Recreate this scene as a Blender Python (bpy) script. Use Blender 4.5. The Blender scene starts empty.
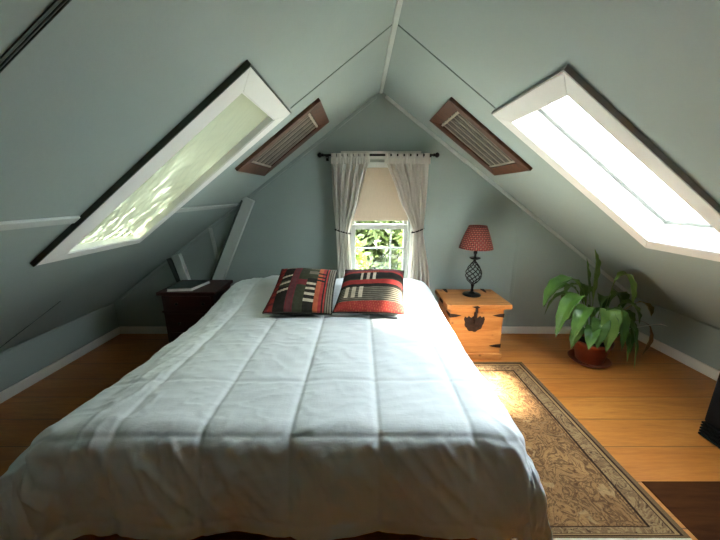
import bpy, math, random
import numpy as np
from mathutils import Vector, Matrix, noise
random.seed(7); rng = np.random.default_rng(7)
S = bpy.context.scene; COL = S.collection
PI = math.pi

# ------------------------------------------------------------------ materials
def lin(c):
    return tuple(((v/255)/12.92 if v/255 <= .04045 else ((v/255+.055)/1.055)**2.4) for v in c) + (1,)

class NT:
    def __init__(s, name):
        s.m = bpy.data.materials.new(name); s.m.use_nodes = True
        s.t = s.m.node_tree; s.n = s.t.nodes; s.l = s.t.links
        s.bsdf = s.n['Principled BSDF']; s.out = s.n['Material Output']
    def N(s, typ, ins=None, **kw):
        n = s.n.new(typ)
        for k, v in kw.items(): setattr(n, k, v)
        for k, v in (ins or {}).items():
            if isinstance(v, bpy.types.NodeSocket): s.l.new(v, n.inputs[k])
            else: n.inputs[k].default_value = v
        return n
    def math(s, op, a, b=0.0, clamp=False):
        n = s.N('ShaderNodeMath', {0: a, 1: b}, operation=op); n.use_clamp = clamp
        return n.outputs[0]
    def mix(s, f, a, b, mode='MIX'):
        n = s.N('ShaderNodeMixRGB', {0: f, 1: a, 2: b}, blend_type=mode); return n.outputs[0]
    def ramp(s, f, stops):
        n = s.N('ShaderNodeValToRGB', {0: f}); e = n.color_ramp.elements
        while len(e) < len(stops): e.new(.5)
        for i, (p, c) in enumerate(stops):
            e[i].position = p; e[i].color = c if len(c) == 4 else (*c, 1)
        return n.outputs[0]
    def noise(s, vec, scale, detail=4, rough=.55, dist=0.0):
        n = s.N('ShaderNodeTexNoise', {'Scale': scale, 'Detail': detail, 'Roughness': rough, 'Distortion': dist})
        if vec is not None: s.l.new(vec, n.inputs['Vector'])
        return n.outputs['Fac']
    def obj(s, scale=(1, 1, 1), rot=(0, 0, 0)):
        tc = s.N('ShaderNodeTexCoord')
        mp = s.N('ShaderNodeMapping', {'Scale': scale, 'Rotation': rot}); s.l.new(tc.outputs['Object'], mp.inputs[0])
        return mp.outputs[0]
    def bump(s, h, st=.3, dist=.01):
        b = s.N('ShaderNodeBump', {'Height': h, 'Strength': st, 'Distance': dist})
        s.l.new(b.outputs[0], s.bsdf.inputs['Normal']); return b.outputs[0]
    def base(s, c): 
        if isinstance(c, bpy.types.NodeSocket): s.l.new(c, s.bsdf.inputs['Base Color'])
        else: s.bsdf.inputs['Base Color'].default_value = c
    def set(s, **kw):
        for k, v in kw.items(): s.bsdf.inputs[k.replace('_', ' ')].default_value = v

def simple(name, rgb, rough=.6, metal=0, var=.08, scale=12, bump=0, spec=.4):
    t = NT(name); v = t.obj(); n = t.noise(v, scale)
    c = lin(rgb)
    d = tuple(x*(1-var*2) for x in c[:3])+(1,); e = tuple(min(1, x*(1+var)) for x in c[:3])+(1,)
    t.base(t.ramp(n, [(.3, d), (.7, e)])); t.set(Roughness=rough, Metallic=metal)
    t.bsdf.inputs['Specular IOR Level'].default_value = spec
    if bump: t.bump(t.noise(v, scale*8), bump, .004)
    return t.m

M = {}
WALLC = (150, 163, 157)
def paint(name, rgb):
    t = NT(name); v = t.obj()
    c = lin(rgb); n = t.noise(v, 1.3, 5)
    t.base(t.ramp(n, [(.3, tuple(x*.95 for x in c[:3])), (.7, tuple(x*1.04 for x in c[:3]))]))
    t.set(Roughness=.55); t.bsdf.inputs['Specular IOR Level'].default_value = .35
    t.bump(t.noise(v, 45, 3), .12, .004); return t.m
M['paint'] = paint('sage_grey_paint', WALLC)
M['trim'] = paint('pale_grey_trim_paint', (222, 221, 212))
M['brace'] = paint('light_grey_board_paint', (184, 192, 186))
M['sash'] = simple('grey_painted_sash', (128, 130, 126), .5)
M['winpaint'] = simple('off_white_window_paint', (176, 178, 170), .5)
M['white'] = simple('white_painted_wood', (238, 238, 232), .45, var=.02, scale=6)
M['seam'] = simple('dark_seam_gap', (112, 124, 118), .9)
M['edge_dark'] = simple('dark_edge_and_shaded_side', (78, 87, 80), .8, scale=20)  # dark moulding and board edges, also painted shade on the left casing's sides
M['shaded_side_grey'] = simple('grey_shaded_side', (168, 170, 162), .8, scale=20)
M['black'] = simple('black_metal', (18, 17, 16), .4, .6)
M['iron'] = simple('rusty_iron', (48, 30, 22), .7, .3, var=.25, scale=40, bump=.4)
M['darkbase'] = simple('dark_stained_bed_wood', (26, 17, 13), .6)
M['mattress'] = simple('mattress_ticking', (225, 225, 220), .9)
M['blind'] = None

def wood(name, dark, light, axis=0, scale=1.0, rough=.4, knots=False, coat=0.0):
    t = NT(name); sc = [9, 9, 9]; sc[axis] = .9
    v = t.obj(tuple(x*scale for x in sc))
    n = t.noise(v, 2.2, 6, .6, .6); n2 = t.noise(v, 14, 3, .5)
    f = t.math('ADD', t.math('MULTIPLY', n, .75), t.math('MULTIPLY', n2, .25))
    c = t.ramp(f, [(.32, lin(dark)), (.68, lin(light))])
    if knots:
        vv = t.obj((7, 7, 9))
        vo = t.N('ShaderNodeTexVoronoi', {'Vector': vv, 'Scale': 1.0}).outputs['Distance']
        k = t.ramp(vo, [(.05, (1, 1, 1)), (.13, (0, 0, 0))])
        c = t.mix(t.math('MULTIPLY', k, .75), c, lin((92, 46, 20)))
    t.base(c); t.set(Roughness=rough); t.bsdf.inputs['Coat Weight'].default_value = coat
    t.bump(n2, .12, .003); return t.m
M['pine'] = wood('honey_pine', (158, 94, 42), (202, 138, 76), 0, 1.2, .42, True, .1)
M['mahogany'] = wood('dark_mahogany', (42, 18, 13), (70, 30, 21), 0, 1.2, .35, False, .2)
M['redwood'] = wood('reddish_brown_stained_wood', (54, 29, 15), (96, 54, 28), 0, 1.4, .45)

def floor_mat():
    t = NT('pine_floorboards')
    tc = t.N('ShaderNodeTexCoord'); sp = t.N('ShaderNodeSeparateXYZ', {0: tc.outputs['Object']})
    W = .2195
    yy = t.math('DIVIDE', t.math('SUBTRACT', sp.outputs[1], 1.226-10*W), W)
    idx = t.math('FLOOR', yy); fr = t.math('FRACT', yy)
    rnd = t.N('ShaderNodeTexWhiteNoise', {'W': idx}, noise_dimensions='1D').outputs[0]
    cb = t.N('ShaderNodeCombineXYZ', {0: t.math('ADD', t.math('MULTIPLY', sp.outputs[0], 1.0), t.math('MULTIPLY', rnd, 37)), 1: t.math('MULTIPLY', sp.outputs[1], 11), 2: t.math('MULTIPLY', idx, 3.1)})
    n = t.noise(cb.outputs[0], 1.7, 6, .6, 1.2); n2 = t.noise(cb.outputs[0], 12, 3)
    f = t.math('ADD', t.math('MULTIPLY', n, .7), t.math('MULTIPLY', n2, .3))
    c = t.ramp(f, [(.3, lin((150, 88, 32))), (.55, lin((186, 120, 54))), (.75, lin((202, 140, 72)))])
    c = t.mix(t.math('MULTIPLY', rnd, .35), c, lin((176, 96, 38)))
    d = t.math('MINIMUM', fr, t.math('SUBTRACT', 1.0, fr))
    seam = t.ramp(d, [(.006, (1, 1, 1)), (.018, (0, 0, 0))])
    c = t.mix(t.math('MULTIPLY', seam, .8), c, lin((64, 34, 14)))
    t.base(c); t.set(Roughness=.36); t.bsdf.inputs['Coat Weight'].default_value = .15; t.bsdf.inputs['Coat Roughness'].default_value = .3
    t.bump(t.math('SUBTRACT', t.math('MULTIPLY', n2, .15), seam), .25, .004)
    return t.m
M['floor'] = floor_mat()
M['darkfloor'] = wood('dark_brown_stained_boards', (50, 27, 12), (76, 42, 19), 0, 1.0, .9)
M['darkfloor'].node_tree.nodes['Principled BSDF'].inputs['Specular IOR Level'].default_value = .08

def comforter_mat():
    t = NT('white_cotton_comforter'); v = t.obj()
    n = t.noise(t.obj((1, 1, 1)), 3, 4)
    t.base(t.ramp(n, [(.3, lin((226, 230, 232))), (.7, lin((238, 241, 243)))]))
    t.set(Roughness=.85); t.bsdf.inputs['Sheen Weight'].default_value = .15
    t.bsdf.inputs['Specular IOR Level'].default_value = .2
    a = t.noise(t.obj((10, 34, 14), (0, 0, .3)), 1, 4, .6, .8)
    b = t.noise(t.obj((40, 14, 20), (0, 0, -.5)), 1, 3, .6, .5)
    t.bump(t.math('ADD', a, t.math('MULTIPLY', b, .6)), .16, .008); return t.m
M['comforter'] = comforter_mat()

def linen(name, rgb, trans=.3):
    t = NT(name); v = t.obj()
    tc = t.obj((1, 1, 1))
    w = t.noise(t.obj((120, 120, 30)), 1, 2)
    c = t.ramp(w, [(.35, tuple(x*.95 for x in lin(rgb)[:3])), (.65, lin(rgb))])
    t.base(c); t.set(Roughness=.9); t.bsdf.inputs['Specular IOR Level'].default_value = .1
    tr = t.N('ShaderNodeBsdfTranslucent', {'Color': lin(rgb)})
    mx = t.N('ShaderNodeMixShader', {0: trans, 1: t.bsdf.outputs[0], 2: tr.outputs[0]})
    t.l.new(mx.outputs[0], t.out.inputs[0]); return t.m
M['curtain'] = linen('natural_linen', (240, 236, 228), .35)
M['blind'] = linen('cream_blind_fabric', (206, 190, 168), .10)

def glass(name, tint=(1, 1, 1, 1), g=.08):
    t = NT(name)
    tr = t.N('ShaderNodeBsdfTransparent', {'Color': tint})
    gl = t.N('ShaderNodeBsdfGlossy', {'Roughness': .02})
    lw = t.N('ShaderNodeLayerWeight', {'Blend': .5})
    fr = t.math('ADD', t.math('MULTIPLY', t.math('POWER', lw.outputs['Facing'], 5.0), .6), .03)
    mx = t.N('ShaderNodeMixShader', {0: fr, 1: tr.outputs[0], 2: gl.outputs[0]})
    t.l.new(mx.outputs[0], t.out.inputs[0]); return t.m
M['glass'] = glass('clear_glass', (.96, .98, .97, 1))

def film_mat():
    t = NT('cloudy_plastic_film')
    rf = t.N('ShaderNodeBsdfDiffuse', {'Color': lin((200, 206, 178))})
    tp = t.N('ShaderNodeBsdfTranslucent', {'Color': lin((222, 232, 200))})
    # glare streaks put in as milky creases, thicker towards the sheet's lower end (object z runs up the slope)
    tc = t.N('ShaderNodeTexCoord'); sp = t.N('ShaderNodeSeparateXYZ', {0: tc.outputs['Object']})
    v = t.obj((5, 19, 5), (.0, .0, .55))
    st = t.ramp(t.noise(v, 1.0, 4, .6, 1.2), [(.54, (0, 0, 0)), (.64, (1, 1, 1))])
    low = t.ramp(t.math('ADD', t.math('MULTIPLY', sp.outputs[2], -1.6), .45), [(.25, (0, 0, 0)), (.85, (1, 1, 1))])
    cl = t.noise(t.obj((3, 5, 3)), 1, 3)
    hz = t.math('ADD', t.math('MULTIPLY', st, t.math('MULTIPLY', low, .20)), t.math('MULTIPLY', cl, t.math('ADD', t.math('MULTIPLY', low, .016), .022)))
    m2 = t.N('ShaderNodeMixShader', {0: hz, 1: rf.outputs[0], 2: tp.outputs[0]})
    gl = t.N('ShaderNodeBsdfGlossy', {'Roughness': .1})
    lw = t.N('ShaderNodeLayerWeight', {'Blend': .5})
    fr = t.math('ADD', t.math('MULTIPLY', t.math('POWER', lw.outputs['Facing'], 4.0), .6), .05)
    m3 = t.N('ShaderNodeMixShader', {0: fr, 1: m2.outputs[0], 2: gl.outputs[0]})
    t.l.new(m3.outputs[0], t.out.inputs[0]); return t.m
M['film'] = film_mat()

def rug_mat(W, Lg):
    t = NT('brown_floral_rug')
    tc = t.N('ShaderNodeTexCoord'); P = tc.outputs['Object']
    sp = t.N('ShaderNodeSeparateXYZ', {0: P})
    x, y = sp.outputs[0], sp.outputs[1]
    dx = t.math('SUBTRACT', W, x); dy = t.math('MINIMUM', t.math('MULTIPLY', y, 3.0), t.math('SUBTRACT', Lg, y))
    d = t.math('MINIMUM', dx, dy)
    # warped ridges read as scrolling vines
    wv = t.N('ShaderNodeTexNoise', {'Vector': P, 'Scale': 5.0, 'Detail': 2.0})
    wp = t.N('ShaderNodeVectorMath', {0: wv.outputs['Color'], 1: (.35, .35, .35)}, operation='MULTIPLY')
    pv = t.N('ShaderNodeVectorMath', {0: P, 1: wp.outputs[0]}, operation='ADD').outputs[0]
    n1 = t.noise(pv, 13, 3, .6, 1.6)
    vine = t.ramp(t.math('ABSOLUTE', t.math('SUBTRACT', n1, .5)), [(.015, (1, 1, 1)), (.06, (0, 0, 0))])
    n2 = t.noise(pv, 24, 2, .5, 2.2)
    leaf = t.ramp(n2, [(.55, (0, 0, 0)), (.63, (1, 1, 1))])
    n3 = t.noise(P, 170, 2)
    c = t.ramp(t.noise(P, 4, 3), [(.3, lin((128, 94, 60))), (.7, lin((158, 120, 78)))])
    c = t.mix(t.math('MULTIPLY', leaf, .75), c, lin((104, 70, 42)))
    c = t.mix(t.math('MULTIPLY', vine, .7), c, lin((66, 44, 30)))
    n4 = t.noise(pv, 9, 2, .5, 1.0)
    c = t.mix(t.ramp(n4, [(.6, (0, 0, 0)), (.68, (.5, .5, .5))]), c, lin((172, 142, 104)))
    def band(a, b):
        return t.math('MULTIPLY', t.math('GREATER_THAN', d, a), t.math('LESS_THAN', d, b))
    cb = t.mix(t.math('MULTIPLY', leaf, .8), lin((122, 94, 66)), lin((64, 44, 32)))
    cb = t.mix(t.math('MULTIPLY', vine, .6), cb, lin((164, 136, 98)))
    c = t.mix(band(.05, .135), c, cb)
    for a, b, k in ((0, .022, (112, 88, 62)), (.022, .034, (52, 34, 24)), (.034, .05, (150, 118, 80)), (.05, .056, (60, 40, 28)), (.128, .14, (48, 31, 22)), (.15, .154, (84, 56, 38))):
        c = t.mix(band(a, b), c, lin(k))
    c = t.mix(.35, c, t.ramp(n3, [(.3, (.35, .35, .35)), (.7, (1, 1, 1))]), 'MULTIPLY')
    t.base(c); t.set(Roughness=.95); t.bsdf.inputs['Specular IOR Level'].default_value = .1
    t.bump(n3, .6, .006); return t.m

def shade_mat():
    t = NT('red_checked_shade_fabric')
    tc = t.N('ShaderNodeTexCoord')
    mp = t.N('ShaderNodeMapping', {0: tc.outputs['UV'], 'Scale': (1, 1, 1), 'Rotation': (0, 0, .0)})
    sp = t.N('ShaderNodeSeparateXYZ', {0: mp.outputs[0]})
    u = t.math('MULTIPLY', sp.outputs[0], 24); v = t.math('MULTIPLY', sp.outputs[1], 6)
    a = t.math('FRACT', t.math('ADD', u, v)); b = t.math('FRACT', t.math('SUBTRACT', u, v))
    la = t.math('LESS_THAN', a, .42); lb = t.math('LESS_THAN', b, .42)
    c = t.mix(la, lin((122, 42, 36)), lin((44, 16, 16)))
    c = t.mix(lb, c, lin((60, 22, 20)))
    c = t.mix(t.math('MULTIPLY', la, lb), c, lin((150, 92, 72)))
    t.base(c); t.set(Roughness=.9); return t.m
M['shade'] = shade_mat()
M['terracotta'] = simple('glazed_terracotta', (124, 58, 37), .4, var=.15, scale=8)
M['soil'] = simple('potting_soil', (40, 28, 20), .95, var=.3, scale=60, bump=.6)
def leaf_mat(name, a, b, tr=.25, sc=6):
    t = NT(name)
    n = t.noise(t.obj(), sc, 3)
    c = t.ramp(n, [(.3, lin(a)), (.7, lin(b))])
    t.base(c); t.set(Roughness=.42)
    tl = t.N('ShaderNodeBsdfTranslucent', {'Color': c})
    mx = t.N('ShaderNodeMixShader', {0: tr, 1: t.bsdf.outputs[0], 2: tl.outputs[0]})
    t.l.new(mx.outputs[0], t.out.inputs[0]); return t.m
M['leaf'] = leaf_mat('green_leaf', (48, 84, 30), (92, 130, 56))
M['leaf_pale'] = leaf_mat('pale_green_leaf', (86, 122, 52), (132, 160, 82))
M['leaf_brown'] = leaf_mat('dry_brown_leaf', (98, 66, 30), (128, 92, 44))
M['leaf_yellow'] = leaf_mat('yellowing_leaf', (150, 130, 50), (120, 120, 50))
M['bloom'] = simple('white_bloom', (230, 230, 220), .6)
M['foliage'] = leaf_mat('sunlit_foliage', (62, 84, 24), (114, 126, 50), .4, 1.1)
M['foliage2'] = leaf_mat('hazy_green_foliage', (50, 62, 30), (76, 90, 46), .4, 1.1)
M['bark'] = simple('grey_bark', (86, 72, 58), .9, var=.2)
M['bounce_ground'] = simple('pale_bounce_ground', (205, 203, 192), .95, var=.2, scale=3)
M['paper'] = simple('white_paper_pages', (214, 214, 206), .8)
M['cover'] = simple('dark_green_book_cover', (44, 60, 56), .35)
M['silver'] = simple('dull_silver_backing', (150, 146, 134), .45, .6, var=.1, scale=20)
M['slat'] = simple('brushed_steel_rod', (196, 190, 172), .35, .7)
M['grille_gap'] = simple('dark_grille_backing', (70, 66, 58), .7)
M['blackbox'] = simple('black_textured_shell', (13, 12, 12), .85, var=.1, scale=30, spec=.15)
M['fringe'] = simple('cream_wool_fringe', (226, 216, 196), .95)

# ------------------------------------------------------------------ mesh helpers
class MB:
    def __init__(s): s.v = []; s.f = []; s.mi = []; s.uv = None
    def add(s, vs, fs, mi=0):
        b = len(s.v); s.v += [tuple(v) for v in vs]
        s.f += [tuple(b+i for i in f) for f in fs]; s.mi += [mi]*len(fs); return s
    def box(s, a, b, mi=0):
        x0, y0, z0 = a; x1, y1, z1 = b
        return s.hexa([(x0, y0, z0), (x1, y0, z0), (x1, y1, z0), (x0, y1, z0), (x0, y0, z1), (x1, y0, z1), (x1, y1, z1), (x0, y1, z1)], mi)
    def hexa(s, c, mi=0):
        return s.add(c, [(3, 2, 1, 0), (4, 5, 6, 7), (0, 1, 5, 4), (1, 2, 6, 5), (2, 3, 7, 6), (3, 0, 4, 7)], mi)
    def prism(s, pts, vec, mi=0):
        n = len(pts); vec = Vector(vec)
        vs = [Vector(p) for p in pts]; vs += [p+vec for p in vs]
        fs = [tuple(range(n))[::-1], tuple(range(n, 2*n))] + [(i, (i+1) % n, n+(i+1) % n, n+i) for i in range(n)]
        return s.add(vs, fs, mi)
    def tube(s, pts, r, seg=10, cap=True, mi=0):
        pts = [Vector(p) for p in pts]; n = len(pts)
        rs = r if hasattr(r, '__len__') else [r]*n
        up = None; rings = []
        for i, p in enumerate(pts):
            t = (pts[min(i+1, n-1)]-pts[max(i-1, 0)]).normalized()
            if up is None: up = t.orthogonal().normalized()
            up = (up-t*up.dot(t)).normalized(); w = t.cross(up)
            rings += [p+(up*math.cos(2*PI*k/seg)+w*math.sin(2*PI*k/seg))*rs[i] for k in range(seg)]
        fs = [(i*seg+k, i*seg+(k+1) % seg, (i+1)*seg+(k+1) % seg, (i+1)*seg+k) for i in range(n-1) for k in range(seg)]
        if cap: fs += [tuple(range(seg))[::-1], tuple(range((n-1)*seg, n*seg))]
        return s.add(rings, fs, mi)
    def lathe(s, prof, c=(0, 0, 0), seg=32, mi=0):
        vs = []; n = len(prof)
        for k in range(seg):
            a = 2*PI*k/seg
            vs += [(c[0]+r*math.cos(a), c[1]+r*math.sin(a), c[2]+z) for r, z in prof]
        fs = [(k*n+i, ((k+1) % seg)*n+i, ((k+1) % seg)*n+i+1, k*n+i+1) for k in range(seg) for i in range(n-1)]
        return s.add(vs, fs, mi)
    def build(s, name, mats, parent=None, smooth=False, bevel=0, off=None, sub=0):
        me = bpy.data.meshes.new(name); 
        off = Vector(off) if off is not None else None
        vs = [tuple(Vector(v)-off) for v in s.v] if off is not None else s.v
        me.from_pydata(vs, [], s.f); me.validate()
        for m in (mats if isinstance(mats, (list, tuple)) else [mats]): me.materials.append(m)
        if len(me.polygons) == len(s.mi): me.polygons.foreach_set('material_index', s.mi)
        if smooth: me.polygons.foreach_set('use_smooth', [True]*len(me.polygons))
        o = bpy.data.objects.new(name, me); COL.objects.link(o)
        if off is not None: o.location = off
        if bevel:
            b = o.modifiers.new('b', 'BEVEL'); b.width = bevel; b.segments = 2; b.limit_method = 'ANGLE'; b.angle_limit = .6
        if sub:
            b = o.modifiers.new('s', 'SUBSURF'); b.levels = b.render_levels = sub
        if parent: o.parent = parent
        import bmesh
        bm = bmesh.new(); bm.from_mesh(me); bmesh.ops.recalc_face_normals(bm, faces=bm.faces); bm.to_mesh(me); bm.free()
        return o

def tag(o, label, cat, group=None, kind=None):
    if label: o['label'] = label
    if cat: o['category'] = cat
    if group: o['group'] = group
    if kind: o['kind'] = kind
    return o
def struct(o, label=None):
    o['kind'] = 'structure'
    if label: o['label'] = label
    return o
def thing(name, loc, label, cat, group=None, rz=0):
    o = bpy.data.objects.new(name, None); COL.objects.link(o); o.location = loc; o.rotation_euler = (0, 0, rz)
    o.empty_display_size = .1
    return tag(o, label, cat, group)
def part(mb, name, mat, parent, label=None, **kw):
    # mb is in world coordinates; the parent has an unrotated location
    loc = Vector(parent.location); p = parent
    while p.parent: p = p.parent; loc = loc + Vector(p.location)
    mb.v = [tuple(Vector(v)-loc) for v in mb.v]
    o = mb.build(name, mat, parent, **kw)
    if label: o['label'] = label
    return o

# ------------------------------------------------------------------ room
D = 2.905; YB = -3.4; XL = -2.485; XR = 2.76; RX = .18; RZ = 2.257; SL = .72
CA = 1/math.hypot(1, SL); SA = SL*CA
def SLP(side, d, y, o=0.0):      # a point on a roof slope: d down from ridge, o into the room
    return (RX+side*(d*CA-o*SA), y, RZ-d*SA-o*CA)
def ceil(x): return RZ-SL*abs(x-RX)

mb = MB().box((XL-.12, YB-.12, -.12), (XR+.12, D+.12, 0))
struct(mb.build('floor', M['floor']))
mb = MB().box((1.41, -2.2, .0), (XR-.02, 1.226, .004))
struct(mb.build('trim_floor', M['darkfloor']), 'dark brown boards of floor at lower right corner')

TH = .12
SK_R = dict(near=(1.327, 1.327), far=(1.795, 1.807), d=(.794, 1.908))
SK_L = dict(near=(1.30, 1.374), far=(1.75, 1.858), d=(.79, 1.893))
def roof(side, name, strips, dend):
    mb = MB()
    for (ya, yb, hole) in strips:
        oq = [(0, ya), (dend, ya), (dend, yb), (0, yb)]
        if hole is None:
            for o in (0, -TH):
                mb.add([SLP(side, d, y, o) for d, y in oq], [(0, 1, 2, 3)])
        else:
            d0, d1 = hole['d']
            iq = [(d0, hole['near'][0]), (d1, hole['near'][1]), (d1, hole['far'][1]), (d0, hole['far'][0])]
            for o in (0, -TH):
                mb.add([SLP(side, d, y, o) for d, y in oq+iq], [(0, 1, 5, 4), (1, 2, 6, 5), (2, 3, 7, 6), (3, 0, 4, 7)])
            mb.add([SLP(side, d, y, o) for o in (0, -TH) for d, y in iq], [(0, 1, 5, 4), (1, 2, 6, 5), (2, 3, 7, 6), (3, 0, 4, 7)])
    ya, yb = strips[0][0], strips[-1][1]
    # outer rim closes the slab
    oq = [(0, ya), (dend, ya), (dend, yb), (0, yb)]
    mb.add([SLP(side, d, y, o) for o in (0, -TH) for d, y in oq], [(0, 1, 5, 4), (1, 2, 6, 5), (2, 3, 7, 6)])
    return struct(mb.build(name, M['paint']))
roof(-1, 'ceiling_left', [(YB-.1, .75, None), (.75, D+.12, SK_L)], 3.40)
roof(1, 'ceiling_right', [(YB-.1, .75, None), (.75, D+.12, SK_R)], 3.30)
# ridge cap outside, and bead inside
mb = MB().prism([(RX-.25, YB-.1, RZ+.03), (RX+.25, YB-.1, RZ+.03), (RX, YB-.1, RZ+.24)], (0, D-YB+.2, 0))
struct(mb.build('roof_ridge', M['paint']))
mb = MB().prism([(RX-.016, YB, RZ-.006), (RX+.016, YB, RZ-.006), (RX+.011, YB, RZ-.020), (RX-.011, YB, RZ-.020)], (0, D-YB, 0))
struct(mb.build('trim_ridge', M['brace']))

# walls
W0, W1, WZ0, WZ1 = -.10, .475, .50, 1.70
def backwall():
    mb = MB()
    a, b = XL-.12, XR+.12
    polys = [[(a, 0), (W0, 0), (W0, ceil(W0)), (a, ceil(a))], [(W1, 0), (b, 0), (b, ceil(b)), (W1, ceil(W1))],
             [(W0, 0), (W1, 0), (W1, WZ0), (W0, WZ0)], [(W0, WZ1), (W1, WZ1), (W1, ceil(W1)), (RX, RZ), (W0, ceil(W0))]]
    for p in polys:
        for y in (D, D+.12):
            mb.add([(x, y, z) for x, z in p], [tuple(range(len(p)))])
    q = [(W0, WZ0), (W1, WZ0), (W1, WZ1), (W0, WZ1)]
    mb.add([(x, y, z) for y in (D, D+.12) for x, z in q], [(0, 1, 5, 4), (1, 2, 6, 5), (2, 3, 7, 6), (3, 0, 4, 7)])
    return mb.build('wall_back', M['paint'])
struct(backwall())
mb = MB().prism([(XL-.12, YB, 0), (XR+.12, YB, 0), (XR+.12, YB, ceil(XR+.12)), (RX, YB, RZ), (XL-.12, YB, ceil(XL-.12))], (0, -.12, 0))
struct(mb.build('wall_front', M['paint']))
struct(MB().box((XL-.12, YB, 0), (XL, D, ceil(XL))).build('wall_left', M['paint']))
struct(MB().box((XR, YB, 0), (XR+.12, D, ceil(XR))).build('wall_right', M['paint']))

# baseboards
def bb(name, a, b): struct(MB().box(a, b).build(name, M['trim'], bevel=.006))
bb('baseboard_left', (XL, YB, 0), (XL+.016, D, .075))
bb('baseboard_right', (XR-.016, YB, 0), (XR, D, .085))
bb('baseboard_back', (XL+.016, D-.016, 0), (XR-.016, D, .08))

# ceiling seams, slope trims against the back wall, battens
for side, nm in ((-1, 'trim_1'), (1, 'trim_2')):
    mb = MB().hexa([SLP(side, d, y, o) for o in (-.002, .003) for d, y in ((.02, 1.824), (.69, 1.824), (.69, 1.831), (.02, 1.831))])
    struct(mb.build(nm, M['seam']))
for side, nm, de in ((-1, 'trim_3', 3.2), (1, 'trim_4', 3.1)):
    mb = MB().hexa([SLP(side, d, y, o) for o in (0, .028) for d, y in ((.06, D-.016), (de, D-.016), (de, D), (.06, D))])
    struct(mb.build(nm, M['brace'] if side > 0 else M['paint'], bevel=.004))
# batten along the left slope, broken where the skylight frame sits
def batten(nm, y0, y1, d=1.628, w=.02, m='brace'):
    mb = MB().hexa([SLP(-1, dd, y, o) for o in (0, .012) for dd, y in ((d-w, y0), (d+w, y0), (d+w, y1), (d-w, y1))])
    struct(mb.build(nm, M[m], bevel=.003))
batten('trim_5', .7, 1.238); batten('trim_6', 1.905, D-.02)
# join of slope and knee wall
struct(MB().box((XL, YB, ceil(XL)-.045), (XL+.010, D-.02, ceil(XL)-.008)).build('trim_7', M['paint'], bevel=.003))
struct(MB().box((XR-.010, YB, ceil(XR)-.045), (XR, D-.02, ceil(XR)-.008)).build('trim_8', M['paint'], bevel=.003))
mb = MB().hexa([SLP(-1, d, y, o) for o in (-.002, .003) for d, y in ((2.62, 1.872), (3.27, 1.815), (3.27, 1.823), (2.62, 1.878))])
struct(mb.build('trim_16', M['seam']))
# boards on the back wall
def wallboard(nm, p0, p1, w, th, m):      # a flat board lying against the back wall between two points (x,z)
    a, b = Vector((p0[0], 0, p0[1])), Vector((p1[0], 0, p1[1])); t = (b-a).normalized(); n = Vector((t.z, 0, -t.x))*w/2
    y = D-.001
    mb = MB().prism([(p.x, y, p.z) for p in (a-n, b-n, b+n, a+n)], (0, -th, 0))
    return struct(mb.build(nm, M[m], bevel=.003))
wallboard('trim_9', (-1.02, 1.36), (-1.40, .57), .105, .05, 'brace')
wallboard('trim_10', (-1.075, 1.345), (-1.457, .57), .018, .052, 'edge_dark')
wallboard('trim_11', (-1.415, 1.09), (-1.375, .74), .03, .02, 'brace')
wallboard('trim_12', (-1.765, .835), (-1.69, .50), .075, .05, 'brace')
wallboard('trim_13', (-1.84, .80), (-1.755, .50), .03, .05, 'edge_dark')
wallboard('trim_14', (1.515, 1.30), (1.515, .09), .035, .008, 'paint')

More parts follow.
